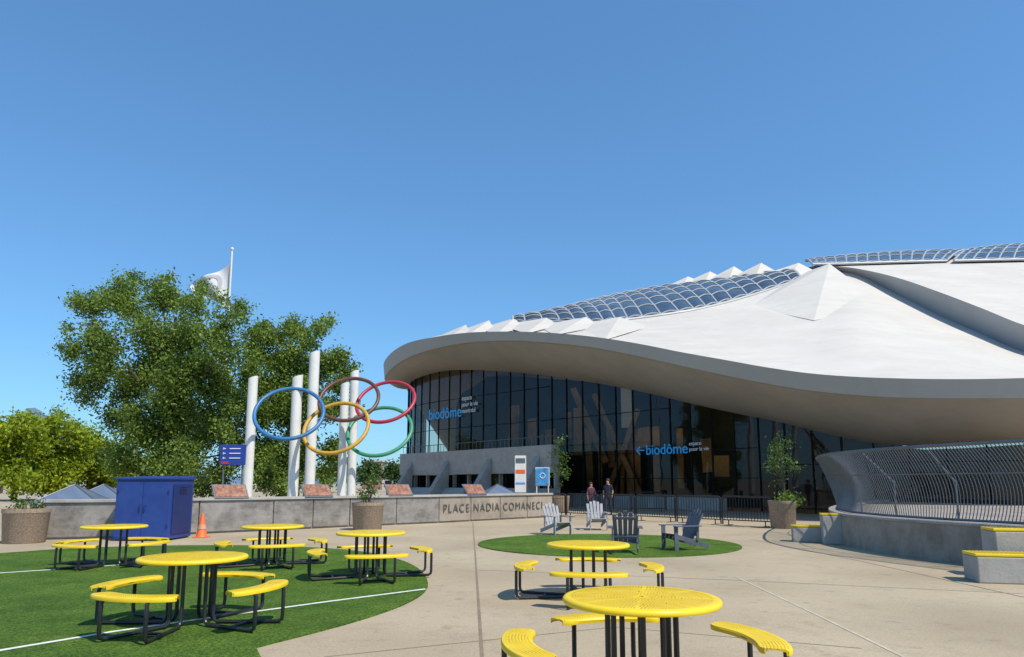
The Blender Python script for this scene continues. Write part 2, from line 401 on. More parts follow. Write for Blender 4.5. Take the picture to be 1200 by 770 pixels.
MB().grid([[back(s,k) for s in SS[:15*SUB+1]] for k in (0,.3,.6,1)]).build('rear_roof','roof',arena,smooth=True)
def lip(s):
    rt,rb=s['rt'],s['rb']; d=(s['Mt']-rt); d.z=0; d.normalize(); out=-d*.22
    up=Vector((0,0,.10))
    return [rt+d*.25,rt+up+d*.2,rt+up+out,rt.lerp(rb,.95)+out*.6,rb+d*.35,rb+d*.35+Vector((0,0,.15))]
L=[lip(s) for s in SS]
MB().grid([[l[k] for l in L] for k in range(6)]).build('roof_rim','fascia',arena,smooth=True)
def soff(s,v):
    p=s['rb'].lerp(s['S'],v); p.z-=math.sin(PI*v)*.35-.08*(1-v); return p
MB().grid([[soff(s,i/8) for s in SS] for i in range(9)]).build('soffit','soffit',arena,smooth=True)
fp=[s['S'] for s in SS[:NS*SUB+1]]
flat=[Vector((p.x,p.y,0)) for p in fp]
cum=[0]
for a,b in zip(flat[:-1],flat[1:]): cum.append(cum[-1]+(b-a).length)
def fac(d):
    d=max(0,min(d,cum[-1]-1e-4)); i=max(k for k in range(len(cum)) if cum[k]<=d); i=min(i,len(fp)-2)
    f=(d-cum[i])/max(1e-6,cum[i+1]-cum[i]); return fp[i].lerp(fp[i+1],f)
def proj_px(p):
    v=p-Vector((0,0,EYE)); z=v.y*math.cos(TH)+v.z*math.sin(TH); y=-v.y*math.sin(TH)+v.z*math.cos(TH)
    return 600+F*v.x/z, 456-F*y/z
nb=int(cum[-1]/1.55)
def offs(pts,d):
    out=[]
    for i,p in enumerate(pts):
        t=(pts[min(i+1,len(pts)-1)]-pts[max(i-1,0)]).normalized(); n=Vector((t.y,-t.x,0)); out.append(p+n*d)
    return out
for i in range(nb):
    a=fac(i*1.55); b=fac((i+1)*1.55); px=proj_px(a)[0]
    zb=.75 if px<868 else .05
    w=MB().grid([[(a.x,a.y,zb),(b.x,b.y,zb)],[(a.x,a.y,a.z+.05),(b.x,b.y,b.z+.05)]])\
      .build('window','glass',arena,recalc=False)
    dx=(b-a); dx.z=0; n=Vector((dx.y,-dx.x,0)).normalized()
    ang=math.atan2(dx.y,dx.x)
    mb=MB().box((.06,.10,a.z-zb+.05),(a.x+n.x*.02,a.y+n.y*.02,(a.z+zb)/2),(0,0,ang))
    for z in ([1.9,3.6,6.4,9.0] if px<868 else [2.6]):
        if z<min(a.z,b.z)-.6: mb.box((dx.length,.06,.045),((a.x+b.x)/2+n.x*.02,(a.y+b.y)/2+n.y*.02,z),(0,0,ang))
    mb.build('mullion','dark',w)
pl=[Vector((p.x,p.y,0)) for p in arc_resample([q for q in flat],1.0)]
plz=[max(2.5,fac(i*1.0).z) for i in range(len(pl))]
pls=[p for p in pl if proj_px(p)[0]<868]
o1=offs(pls,.45); 
MB().prism(o1+pls[::-1],0,.75).build('plinth','conc2',arena)
inn=offs(pl,-5)
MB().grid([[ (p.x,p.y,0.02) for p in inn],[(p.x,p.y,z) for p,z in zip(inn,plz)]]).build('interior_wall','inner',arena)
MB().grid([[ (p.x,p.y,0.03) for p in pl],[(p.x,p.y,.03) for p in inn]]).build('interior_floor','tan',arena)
pin=offs(pl,-.45); pin2=offs(pl,-1.0)
def near(pts,px): return min(range(len(pts)),key=lambda k:abs(proj_px(pts[k]+Vector((0,0,3)))[0]-px))
st_=MB()  # diagonal struts, also standing in for golden reflections in the glass
for (pa,za,pb,zb_,r_) in [(672,8.6,716,3.0,.30),(694,8.0,748,.8,.24),(712,.8,744,6.6,.22)]:
    k=near(pin,pa); k2=near(pin,pb); st_.tube([(pin[k].x,pin[k].y,za),(pin[k2].x,pin[k2].y,zb_)],r_,4)
st_.build('reflection_strut','tan',arena)
random.seed(5)
am=MB()  # amber boxes added behind the panes to suggest golden glass reflections
for px in list(range(604,862,9)):
    if random.random()<(.25 if px<760 else .6): continue
    k=near(pin2,px); p=pin2[k]; t=(pin2[min(k+1,len(pin2)-1)]-pin2[k-1]); ang=math.atan2(t.y,t.x)
    hmax=max(1.5,plz[k]-2.2); h=random.uniform(1.0,hmax*.8); am.box((random.uniform(.3,1.3),.08,h),(p.x,p.y-random.random()*.1,.3+h/2+random.uniform(0,hmax-h)),(0,random.uniform(-.05,.05),ang))
am.build('reflection_panel','amber',arena)
kb=near(pin,737); pbn=pin[kb]
MB().box((.75,.1,3.0),(pbn.x,pbn.y+.1,6.9)).build('hanging_banner','inwhite',arena)
def on_glass(px,off=.12):
    best=min(range(len(cum)*10),key=lambda k:abs(proj_px(fac(cum[-1]*k/(len(cum)*10)))[0]-px))
    d=cum[-1]*best/(len(cum)*10); a=fac(d); b=fac(d+.5); t=(b-a); t.z=0; t.normalize(); n=Vector((t.y,-t.x,0))
    return a+n*off, math.atan2(t.y,t.x)
def glass_text(name,body,pxc,py,pw,m,hs=None,align='CENTER',sp_=1):
    p,ang=on_glass(pxc,.22); z=P(pxc,py,p.y).z
    wid=pw/F*p.y/ max(.35,math.cos(ang)+ (600-pxc)/F*math.sin(ang))
    return text(name,body,wid,m,arena,(p.x,p.y,z),ang,.015,sp_,hs,align)
glass_text('wall_lettering','biodôme',524,484,38,'bio',1.05)
glass_text('wall_lettering','espace\npour la vie\nmontréal',553,474,19,'wlet',1.1,'LEFT')
glass_text('wall_lettering','←biodôme',775,526.5,60,'bio')
glass_text('wall_lettering','espace\npour la vie',820,524,23,'wlet',1,'LEFT')

# terrace in front of left facade
TA=P(468,560,60); TB=P(646,560,45); TA.z=TB.z=0
tdir=(TB-TA); tl=tdir.length; tang=math.atan2(tdir.y,tdir.x)
ter=thing('terrace_wall','pale concrete terrace wall with sloped buttresses below the left end of the glass front','wall',TA,tang)
MB().box((tl,.7,1.85),(tl/2,.35,3.2)).build('upper_wall','conc2',ter,bevel=.03)
MB().add([(0,-1.6,0),(tl,-1.6,0),(tl,-.3,1.25),(0,-.3,1.25),(0,.7,1.25),(tl,.7,1.25),(0,.7,0),(tl,.7,0)],[(0,1,2,3),(3,2,5,4),(4,5,7,6),(0,3,4,6),(1,7,5,2)]).build('sloped_slab','conc2',ter,bevel=.02)
MB().box((tl,.3,1.02),(tl/2,1.0,1.76)).build('recess_wall','dark',ter)
nw=10
for i in range(nw):
    w=tl/nw
    wi=MB().box((w-.25,.05,1.0),(w*(i+.5),.72,1.76)).build('window','glass',ter)
    MB().box((.14,.3,1.0),(w*(i+1)-.07,.5,1.76)).build('window_post','conc',wi)
for fx in (.10,.38,.66,.93):
    x=tl*fx
    MB().add([(x-.25,-2.3,0),(x+.25,-2.3,0),(x+.25,-.01,3.4),(x-.25,-.01,3.4),(x-.25,-.012,0),(x+.25,-.012,0)],[(0,1,2,3),(0,3,4),(1,5,2),(0,4,5,1),(3,2,5,4)]).build('buttress','conc',ter,bevel=.02)
m=MB()
for i in range(40): m.tube([(tl*(i+.5)/40,.2,4.12),(tl*(i+.5)/40,.2,4.7)],.02,4)
m.tube([(0,.2,4.7),(tl,.2,4.7)],.03,5); m.build('guard_rail','rail',ter)
po=thing('blue_poster','blue poster on a white frame standing at the right end of the concrete terrace','poster',G(636,598))
MB().box((.75,.06,1.0),(0,0,2.0)).build('poster_face','teal',po)
MB().box((.85,.04,1.1),(0,.05,2.0)).box((.06,.06,1.45),(-.35,.05,.72)).box((.06,.06,1.45),(.35,.05,.72)).build('poster_frame','white',po)
MB().tube([(.15*math.cos(a),-.045,2.05+.15*math.sin(a)) for a in [2*PI*i/20 for i in range(20)]],.02,4,closed=True).build('poster_mark','wlet',po)
to=thing('info_totem','tall white information board with orange and blue marks beside the blue poster','sign',G(610,598))
MB().box((.68,.12,2.2),(0,0,2.15)).build('board','white',to,bevel=.01)
MB().box((.56,.02,.22),(0,-.07,2.3)).build('orange_band','orange',to)
MB().box((.56,.02,.28),(0,-.07,2.95)).build('grey_band','rail',to)
MB().box((.56,.02,.10),(0,-.07,1.6)).build('blue_band','bio',to)
MB().box((.08,.08,1.05),(-.2,0,.52)).box((.08,.08,1.05),(.2,0,.52)).build('post','rail',to)

# rib
RB=[((965,319),(965,312),58,(925,319)),((1003,322),(1000,314),55,(965,309)),((1052,345),(1050,325),50,(1015,305)),((1100,369),(1100,342),45.5,(1062,302)),((1150,391),(1150,361),41.5,(1112,299)),((1200,412),(1200,381),38,(1165,297)),((1270,432),(1270,402),34.5,(1225,295)),((1350,440),(1350,418),31,(1300,294))]
RV=[]
for i in range(7*6+1):
    a=cat_interp([(*r[0],*r[1],r[2],*r[3]) for r in RB],i/6)
    lo=P(a[0],a[1],a[4]); lo2=lo+Vector((0,.3,-.4)); hi=P(a[2],a[3],a[4]-.9); hb=hi+Vector((.6,2.0,.1)); far=P(a[5],a[6],80)
    RV.append((lo2,lo,hi,hb,hb+Vector((.1,.15,-.7)),far))
MB().grid([[r[k] for r in RV] for k in (0,1,2,3,4)]).build('roof_rib','rib',arena,smooth=False)
def lerp_arch(a,b,v,h): 
    p=a.lerp(b,v); p.z+=math.sin(PI*v)*h; return p
MB().grid([[lerp_arch(r[4],r[5],v,.2) for r in RV] for v in (0,.2,.4,.6,.8,1)]).build('upper_roof','roof',arena,smooth=True)
MB().grid([[r[5] for r in RV],[r[5]+Vector((0,25,-22)) for r in RV]]).build('upper_roof_back','roof',arena,smooth=True)

def surf_at(px,py,lift=0):
    best=None
    for s in SS[4*SUB:]:
        for v in [k/24 for k in range(25)]:
            q=msurf(s,v); x,y=proj_px(q); d=(x-px)**2+(y-py)**2
            if best is None or d<best[0]: best=(d,q)
    return best[1]+Vector((0,0,lift))
def skylight(nc,nr,lift,getlo,getup,amp=.14,fr_=.062,curb=.14):
    rows=[]
    for j in range(nr+1):
        v=j/nr; row=[]
        for i in range(nc+1):
            u=i/nc; a=getlo(u); b=getup(min(1,max(0,u)))
            p=a.lerp(b,v); p.z+=lift*(math.sin(PI*v)**.7)+.12; row.append(p)
        rows.append(row)
    sk=MB(); SB=4
    for i in range(nc):
        rr=[]
        for j in range(nr+1):
            r_=[]
            for k in range(SB+1):
                f=k/SB; p=rows[j][i].lerp(rows[j][i+1],f); p.z+=math.sin(PI*f)*amp; r_.append(p)
            rr.append(r_)
        sk.grid(rr)
    s=sk.build('skylight','skyglass',arena,smooth=True)
    fr=MB()
    for i in range(nc+1): fr.tube([rows[j][i] for j in range(nr+1)],fr_*1.5 if 0<i<nc else curb,5)
    for j in range(nr+1):
        for i in range(nc):
            pts=[]
            for k in range(SB+1):
                f=k/SB; p=rows[j][i].lerp(rows[j][i+1],f); p.z+=math.sin(PI*f)*amp+.02; pts.append(p)
            fr.tube(pts,fr_,4)
            if j in (0,nr): fr.tube([rows[j][i]+Vector((0,0,-.1)),rows[j][i+1]+Vector((0,0,-.1))],curb,6)
    fr.build('skylight_frame','frame',s)
def curve_of(pts,fn):
    V=[fn(*p) for p in pts]
    def g(u):
        return Vector(cat_interp([tuple(v) for v in V],u*(len(V)-1)))
    return g
glo=curve_of([(598,378),(650,377),(700,377),(745,375),(800,367),(850,355),(895,342),(938,328)],surf_at)
gup=curve_of([(604,377),(640,368),(680,358),(720,348),(765,340),(810,333),(860,327),(925,321)],surf_at)
skylight(20,5,.42,glo,gup)
glo2=curve_of([(952,310),(1000,309),(1060,307),(1110,306)],lambda x,y:P(x,y,72))
gup2=curve_of([(944,306),(1000,300),(1060,296),(1130,294)],lambda x,y:P(x,y,79))
skylight(14,3,.25,glo2,gup2)
glo3=curve_of([(1118,306),(1160,305),(1220,304),(1300,303)],lambda x,y:P(x,y,71))
gup3=curve_of([(1140,293),(1175,289),(1225,286),(1300,284)],lambda x,y:P(x,y,78))
skylight(10,4,.3,glo3,gup3)
def fold(A,B,E,K,h,dy=0):
    a=surf_at(*A,-.05); b=surf_at(*B,-.05); e=surf_at(*E,.03); p=P(K[0],K[1],surf_at(*K).y+dy); p=p+Vector((0,0,h))
    bk=p+Vector((0,3.5,-h-1.2))
    MB().add([a,p,b,e,bk],[(0,3,1),(3,2,1),(0,1,4),(1,2,4)]).build('roof_fin','roof',arena)
for (x0,x1,xe,ye,xk,yk,yb) in [(512,552,528,396,546,386,391),(534,582,550,394,573,381,388),(558,616,580,393,603,378,385),(588,656,614,393,642,377,381),(628,700,652,396,688,377,381),(670,762,704,402,726,378,381)]:
    fold((x0,yb),(x1,yb),(xe,ye),(xk,yk),.42)
def peak(x0,y0,xp,yp,x1,y1,xe,ye,Y):
    a=P(x0,y0,Y); p=P(xp,yp,Y+.4); b=P(x1,y1,Y); e=P(xe,ye,Y-2.5); c=P(xp,y0,Y+6)
    MB().add([a,p,b,e,c],[(0,3,1),(3,2,1),(0,1,4),(1,2,4)]).build('roof_fin','roof',arena)
for q in [(776,338,806,324,828,332,798,339,60),(796,334,832,318,856,330,824,336,60),(822,332,860,312,886,328,852,334,59.5),(850,329,892,308,922,325,882,332,59),(878,327,936,308,966,323,922,332,58)]:
    peak(*q)
MB().add([surf_at(880,357,-.05),P(972,309,56),surf_at(1036,354,-.05),surf_at(952,374,.05),P(985,330,60),P(935,322,58.5)],[(0,3,1),(3,2,1),(0,1,5),(1,2,4)]).build('roof_fin','roof',arena)

# ------------------------------------------------------------ low wall with steel panels
wp=[G(44,633),G(140,631),G(232,626),G(320,622),G(410,617.5),G(515,613),G(648,606)]
wp=[Vector((p.x,p.y,0)) for p in wp]
wl=thing('plaza_wall','long low wall of weathered steel panels with raised grey lettering at its right end','wall',(0,0,0))
HW=1.10
for i,(a,b) in enumerate(zip(wp[:-1],wp[1:])):
    d=b-a; L_=d.length; ang=math.atan2(d.y,d.x); n=Vector((d.y,-d.x,0)).normalized()
    k=max(1,round(L_/1.7)) ; 
    for j in range(k):
        m=MB()
        c=a.lerp(b,(j+.5)/k)
        m.box((L_/k-.03,.34,HW-.12),(c.x-n.x*.2,c.y-n.y*.2,(HW-.12)/2+.06),(0,0,ang))
        m.build('wall_panel','steel' if i<5 else 'concw',wl,bevel=.012)
    c=(a+b)/2
    MB().box((L_+.02,.46,.09),(c.x-n.x*.2,c.y-n.y*.2,HW-.012+i*.001),(0,0,ang)).build('wall_coping','conc2',wl,bevel=.01)
    MB().box((L_,.28,.9),(c.x-n.x*.24,c.y-n.y*.24,.45),(0,0,ang)).build('wall_core','conc',wl)
d=wp[6]-wp[5]; n=Vector((d.y,-d.x,0)).normalized(); c=wp[5].lerp(wp[6],.46)
text('wall_lettering','PLACE NADIA COMANECI',d.length*.86,'letter',wl,(c.x+n.x*.005,c.y+n.y*.005,.58),math.atan2(d.y,d.x),.012,1.22,1.12,off=-.012)
def wall_pt(px):
    for a,b in zip(wp[:-1],wp[1:]):
        if proj_px(a)[0]<=px<=proj_px(b)[0]:
            f=(px-proj_px(a)[0])/(proj_px(b)[0]-proj_px(a)[0]); return a.lerp(b,f),math.atan2((b-a).y,(b-a).x)
plq=None
for px,lab in [(263,'slanted brown information panel on the wall just right of the blue shed'),(366,'slanted brown information panel on the wall below the Olympic rings'),(463,'slanted brown information panel on the wall right of the round planter'),(551,'slanted brown information panel on the wall above the grey wall lettering')]:
    p,ang=wall_pt(px); loc=Vector((p.x,p.y+.2,HW+.04))
    if plq is None:
        plq=thing('information_panel',lab,'sign',loc,ang,'information panels along the wall')
        MB().box((1.0,.5,.03),(0,0,.20),(R(48),0,0)).build('picture','plaque',plq)
        MB().box((1.1,.6,.04),(0,.012,.185),(R(48),0,0)).build('frame','rail',plq)
        MB().box((.06,.2,.16),(-.4,.12,.07)).box((.06,.2,.16),(.4,.12,.07)).build('bracket','rail',plq)
    else: dup(plq,loc,ang,lab)

pyr=None
for px,Y,s,lab in [(88,24,1.0,'blue grey pyramid canopy behind the wall, left of the blue shed'),(122,27,.9,'smaller blue grey pyramid canopy right beside the blue shed'),(583,34,.9,'blue grey pyramid canopy behind the lettered end of the wall')]:
    p=P(px,566,Y); p.z=0
    if pyr is None:
        pyr=thing('pyramid_canopy',lab,'canopy',p,.3,'pyramid canopies behind the wall')
        MB().add([(-1,-1,.95),(1,-1,.95),(1,1,.95),(-1,1,.95),(0,0,1.55)],[(0,1,4),(1,2,4),(2,3,4),(3,0,4)]).build('canopy_top','pyr',pyr)
        m=MB()
        for a,b in ((-1,-1),(1,-1),(1,1),(-1,1)): m.tube([(a,b,.95),(0,0,1.56)],.025,5); m.tube([(a*.96,b*.96,0),(a*.96,b*.96,.95)],.03,5)
        m.build('canopy_frame','rail',pyr)
    else: dup(pyr,p,.3,lab)

# ------------------------------------------------------------ rings and posts
def ring(label,px,py,rpx,Y,m,tilt,yaw,roll=0):
    r=rpx/F*Y
    k=64; pts=[(r*math.cos(2*PI*i/k),r*math.sin(2*PI*i/k),0) for i in range(k)]
    o=MB().tube(pts,.085,10,closed=True).build('olympic_ring',m,None,smooth=True)
    o.location=P(px,py,Y); o.rotation_euler=Euler((R(tilt),R(roll),R(yaw)))
    tag(o,label,'ring','five interlaced rings')
ring('blue ring, leftmost of the five large rings',339,484,39,29.5,'r_blue',55,6,4)
ring('yellow ring, lower left of the five large rings',394,501,38,30,'r_yel',55,-4,-2)
ring('brownish black ring, top centre of the five large rings',409,467.5,34.5,31,'r_blk',53,0,0)
ring('green ring, lower right of the five large rings',445,505,37.5,31,'r_grn',53,-6,3)
ring('red ring, top right of the five large rings',452,470.5,34.5,32,'r_red',50,-4,-4)
for px,pb,yt,Y,w,lab in [(297,291,440,31,11,'leftmost white round post by the rings, next to the blue sign'),(349,345,439,30.5,12,'white round post passing through the blue ring'),(369,364,411,35,12,'tallest white round post, just right of the blue ring'),(404.5,402,447,31.5,10,'shorter white round post of the close right hand pair'),(416,412,433,33.5,10,'taller white round post of the close right hand pair')]:
    t=P(px,yt,Y); r=w/2/F*Y
    m=MB(); n=24
    vs=[(r*math.cos(2*PI*i/n),r*math.sin(2*PI*i/n),0) for i in range(n)]+[(r*math.cos(2*PI*i/n),r*math.sin(2*PI*i/n),t.z-.1+ r*.35*math.cos(2*PI*i/n)) for i in range(n)]
    m.add(vs,[tuple(range(n,2*n))]+[(i,(i+1)%n,n+(i+1)%n,n+i) for i in range(n)])
    th=thing('white_post',lab,'post',(t.x,t.y,0),0,'white posts of the ring monument')
    m.build('shaft','white',th,smooth=True)
    MB().lathe([(r*1.5,0),(r*1.5,.08),(r*1.02,.1)],24).build('base_collar','rail',th)
fy=44; tpn=P(272,294,fy)
fl=thing('flagpole','tall thin white flagpole rising behind the big tree','flagpole',(tpn.x,tpn.y,0))
MB().tube([(0,0,0),(0,0,tpn.z)],[.11,.06],10).build('pole','white',fl,smooth=True)
MB().lathe([(0,.0),(.10,.05),(.12,.14),(.07,.22),(0,.26)],12,(0,0,tpn.z)).build('finial','white',fl,smooth=True)
rows=[]
for j in range(13):
    v=j/12; row=[]
    for i in range(21):
        u=i/20
        top=Vector((-2.75*u,0,-1.35*u-.15*math.sin(PI*u))); bot=Vector((-2.0*u,0,-3.2+.75*u+.3*math.sin(3*u)))
        p=top.lerp(bot,v); p.y=.34*math.sin(u*8+v*3.2)*(.3+u); p.x+=.12*math.sin(v*6+u*3)*u; row.append(Vector((tpn.x-.08,tpn.y,tpn.z-.85))+p)
    rows.append(row)
fo=MB().grid(rows).build('flag','cloth',None,smooth=True,recalc=False); tag(fo,'white flag with grey round mark flying at the top of the flagpole','flag')
def flagp(u,v): 
    i=min(int(u*20),19); j=min(int(v*12),11); fu=u*20-i; fv=v*12-j
    return rows[j][i].lerp(rows[j][i+1],fu).lerp(rows[j+1][i].lerp(rows[j+1][i+1],fu),fv)+Vector((0,-.04,0))
A=[];B=[]
for k in range(33):
    a=2*PI*k/32; A.append(flagp(.46+.27*math.cos(a),.42+.36*math.sin(a))); B.append(flagp(.46+.18*math.cos(a),.42+.24*math.sin(a)))
MB().grid([A,B]).build('emblem','flagmark',fo,recalc=False)
sg=P(273,533,29); s_=thing('direction_sign','navy blue direction sign with white arrows left of the first white post','sign',(sg.x,sg.y,0))
MB().box((1.08,.08,.86),(0,0,sg.z)).build('panel','navy',s_,bevel=.01)
m=MB()
for k,z in enumerate((.26,.06,-.14)):
    m.box((.46,.02,.035),(.10,-.052,sg.z+z)); m.box((.11,.02,.03),(-.35,-.052,sg.z+z)); m.box((.06,.02,.025),(-.39,-.052,sg.z+z+.018),(0,R(-45),0)); m.box((.06,.02,.025),(-.39,-.052,sg.z+z-.018),(0,R(45),0))
m.build('sign_markings','wlet',s_)
MB().box((.3,.02,.09),(-.3,-.052,sg.z-.34)).build('red_band','red',s_)
MB().tube([(-.4,.08,0),(-.4,.08,sg.z+.4)],.04,8).tube([(.4,.08,0),(.4,.08,sg.z+.4)],.04,8).build('post','rail',s_)

# ------------------------------------------------------------ trees
def leaves(clumps,n,size,rng,shell=.55):
    vol=np.array([c[3]**2.2 for c in clumps]); vol=vol/vol.sum()
    idx=rng.choice(len(clumps),n,p=vol)
    cen=np.array([c[:3] for c in clumps])[idx]; rr=np.array([c[3] for c in clumps])[idx]
    d=rng.normal(size=(n,3)); d/=np.linalg.norm(d,axis=1)[:,None]
    rad=rr*(shell+(1-shell)*rng.random(n))*(1+.28*rng.normal(size=n)*(rng.random(n)<.45))
    pts=cen+d*rad[:,None]*np.array([1,1,1.0])
    nb=max(1,n//18); tw=pts[:nb]; k=rng.integers(0,nb,n); off=rng.normal(size=(n,3))*size*2.3
    use=rng.random(n)<.8; pts=np.where(use[:,None],tw[k]+off,pts)
    a=rng.normal(size=(n,3)); a/=np.linalg.norm(a,axis=1)[:,None]
    b=rng.normal(size=(n,3)); b-=a*(a*b).sum(1)[:,None]; b/=np.linalg.norm(b,axis=1)[:,None]
    s=size*(.6+.8*rng.random(n))[:,None]
    v=np.stack([pts-a*s,pts-b*s*.5+a*s*.1,pts+a*s,pts+b*s*.5+a*s*.1],1).reshape(-1,3)
    return v
def leaf_obj(name,v,m,parent):
    n=len(v)//4; me=bpy.data.meshes.new(name); me.vertices.add(len(v)); me.vertices.foreach_set('co',v.astype(np.float32).ravel())
    me.loops.add(n*4); me.loops.foreach_set('vertex_index',np.arange(n*4,dtype=np.int32))
    me.polygons.add(n); me.polygons.foreach_set('loop_start',np.arange(0,n*4,4,dtype=np.int32))
    try: me.polygons.foreach_set('loop_total',np.full(n,4,dtype=np.int32))
    except Exception: pass
    me.update(calc_edges=True); me.validate(); me.materials.append(M[m])
    o=bpy.data.objects.new(name,me); C.objects.link(o); o.parent=parent; return o
def tree(name,label,clumps,Y,base,n,size,m='leaf',spread=2.2,group=None,trunk_r=.22,nb=9,cat='tree',seed=1,z0=0,split=.45,extra=1,shell=.5,jit=0):
    rng=np.random.default_rng(seed); b=P(base,566,Y); root=thing(name,label,cat,(b.x,b.y,z0),0,group)
    cl=[]
    for (px,py,r) in clumps:
        jx,jy=rng.normal()*jit,rng.normal()*jit
        if r<17: jx*=.3; jy*=.3
        for e in range(extra+1):
            yy=Y+rng.normal()*spread*.55
            p=P(px+jx+rng.normal()*r*.4*(e>0),py+jy+rng.normal()*r*.4*(e>0),yy); cl.append((p.x-b.x,p.y-b.y,p.z-z0,r/F*yy*(.85 if e==0 else .5)))
    leaf_obj('crown',leaves(cl,n,size,rng,shell),m,root)
    top=max(c[2] for c in cl); h=top*split; mb=MB()
    tr=[(0,0,0),(.05,0,h*.5),(0,.05,h),(.02*h,0,top*.8)]
    mb.tube(tr,[trunk_r*1.25,trunk_r,trunk_r*.8,trunk_r*.25],10)
    order=sorted(cl,key=lambda c:-c[3])[:nb*2]
    for c in order:
        s=min(c[2]*.55,h*1.3); st=Vector((0,0,s)); e=Vector(c[:3]); mid=st.lerp(e,.5)+Vector((0,0,.08*(e-st).length))
        mb.tube([st,mid,e],[trunk_r*.38,trunk_r*.22,trunk_r*.06],6)
    mb.build('trunk','bark',root,smooth=True)
    return root
big=[(100,370,24),(86,408,16),(140,345,24),(158,328,13),(190,350,26),(230,358,24),(260,372,22),(118,402,30),(168,396,38),(220,394,36),(258,405,30),(106,448,26),(150,458,36),(205,452,40),(250,450,34),(126,498,24),(170,508,36),(215,508,38),(255,503,32),(185,548,32),(225,548,32),(150,545,24),(286,425,18),(282,468,26),(276,525,28),(240,568,20),(200,570,20),(120,355,13),(80,385,9),(284,362,13),(165,570,18),(262,560,22),(130,530,18),(200,330,10),(95,352,9),(72,405,6),(92,440,9),(180,332,9),(175,430,30),(235,425,30),(130,425,26),(190,480,32),(235,480,30),(238,340,10),(256,350,10),(292,390,15),(298,412,13)]
tree('broadleaf_tree','large green broadleaf tree left of the white posts, in front of the flag',big,38,190,98000,.092,seed=3,spread=2.6,trunk_r=.3,shell=.25,extra=2,jit=5)
sec=[(318,400,20),(348,386,15),(377,384,13),(400,420,13),(338,428,28),(378,426,25),(408,440,11),(308,448,24),(330,486,30),(365,478,26),(318,528,27),(350,536,26),(385,528,19),(306,560,20),(380,560,15),(342,562,24),(398,480,14),(360,400,16),(300,490,22),(350,510,26),(300,530,20),(395,450,14),(330,570,18),(415,430,6),(385,375,6),(350,455,24),(325,460,22),(302,418,16),(306,388,10)]
tree('broadleaf_tree','green broadleaf tree behind the rings and white posts',sec,40,345,62000,.096,seed=5,spread=2.0,trunk_r=.25,shell=.25,extra=2,jit=4)
for k,(cl,Y,bs,lab) in enumerate([([(8,508,18),(28,500,15),(5,535,24),(35,525,24),(20,555,22),(48,520,14),(-10,520,20),(40,560,16),(18,494,8),(38,500,8)],62,18,'yellow green tree at the far left edge'),([(60,500,14),(80,510,15),(58,530,24),(85,535,20),(70,555,24),(95,518,11),(48,560,16),(66,488,7)],66,68,'yellow green tree second from the left edge'),([(108,520,14),(125,532,16),(100,545,20),(125,552,20),(112,560,18),(140,550,16),(145,562,12),(104,508,7)],70,112,'yellow green tree just left of the large dark tree')]):
    tree('yellow_green_tree',lab,cl,Y,bs,15000,.18,'leafy',2.5,'yellow green trees beyond the wall',seed=20+k,nb=5,shell=.3,extra=2,jit=3)
for k,(px,Y,w,hh,lab) in enumerate([(432,120,14,12,'small distant tree seen under the green ring'),(462,125,16,10,'small distant tree beside the left end of the arena'),(145,110,20,14,'distant tree behind the blue shed'),(2,110,22,14,'distant dark tree behind the far left planter'),(400,120,20,14,'distant tree behind the white post pair')]):
    tree('distant_tree',lab,[(px-w*.4,566-hh,w*.5),(px+w*.4,566-hh*.9,w*.5),(px,566-hh*1.5,w*.5)],Y,px,1500,.3,'leafd',1,'distant trees on the horizon',seed=40+k,nb=3)

def planter(label,px,py,r,h,group='round aggregate planters'):
    p=G(px,py); t=thing('round_planter',label,'planter',p,0,group)
    MB().lathe([(0,0),(r*.86,0),(r*.9,.03),(r,h*.86),(r*1.03,h*.88),(r*1.03,h),(r*.86,h),(r*.84,h-.1),(0,h-.08)],40).build('pot','agg',t,smooth=True)
    MB().lathe([(0,h-.06),(r*.85,h-.07)],24).build('soil','soil',t)
    return p
def shrub(name,label,p,z,cl,n,size,m='leafs',seed=1,cat='plant',stem=True):
    rng=np.random.default_rng(seed); root=thing(name,label,cat,(p.x,p.y,z))
    leaf_obj('foliage',leaves(cl,n,size,rng,.3),m,root)
    mb=MB()
    for c in cl: mb.tube([(c[0]*.15,c[1]*.15,-.05),(c[0]*.6,c[1]*.6,c[2]*.6),(c[0],c[1],c[2])],[.02,.014,.006],5)
    mb.build('stems','bark',root)
p=planter('round aggregate planter at the far left edge',28,636,.55,.92)
shrub('leafy_shrub','low straggly shrub growing in the far left planter',p,.88,[(-.25,0,.10,.12),(.2,.1,.12,.13),(0,-.1,.2,.08),(.35,0,.1,.08)],330,.04)
p=planter('round aggregate planter standing against the steel wall',430.5,621,.54,.95)
shrub('leafy_shrub','upright loose shrub in the planter against the steel wall',p,.9,[(-.15,0,.25,.18),(.15,0,.45,.18),(0,0,.7,.12),(.25,0,.8,.10),(-.25,0,.4,.1),(.12,.1,1.0,.08)],600,.04,seed=2)
p=planter('round planter with a small tree left of the curved railing',918,619,.47,.98)
st=[(914,508,6),(908,522,8),(921,520,7),(914,534,10),(926,541,8),(906,546,9),(917,552,9),(932,548,5),(903,538,5),(915,566,6)]
tree('small_tree','slim young tree in the planter left of the curved railing',st,p.y,917,800,.05,'leafs',.25,trunk_r=.03,seed=8,nb=6,z0=.9,extra=0)
shrub('low_bush','low dark bush at the foot of the young tree',p,.92,[(.2,-.1,.1,.22),(.45,0,.1,.2),(-.1,-.1,.05,.18)],900,.045,'leaf',seed=6)
p=planter('round planter with a small tree behind the black barriers',655,600,.6,.9)
st=[(655,518,5),(650,530,7),(660,532,6),(655,545,8),(662,555,6),(649,556,6),(656,566,5)]
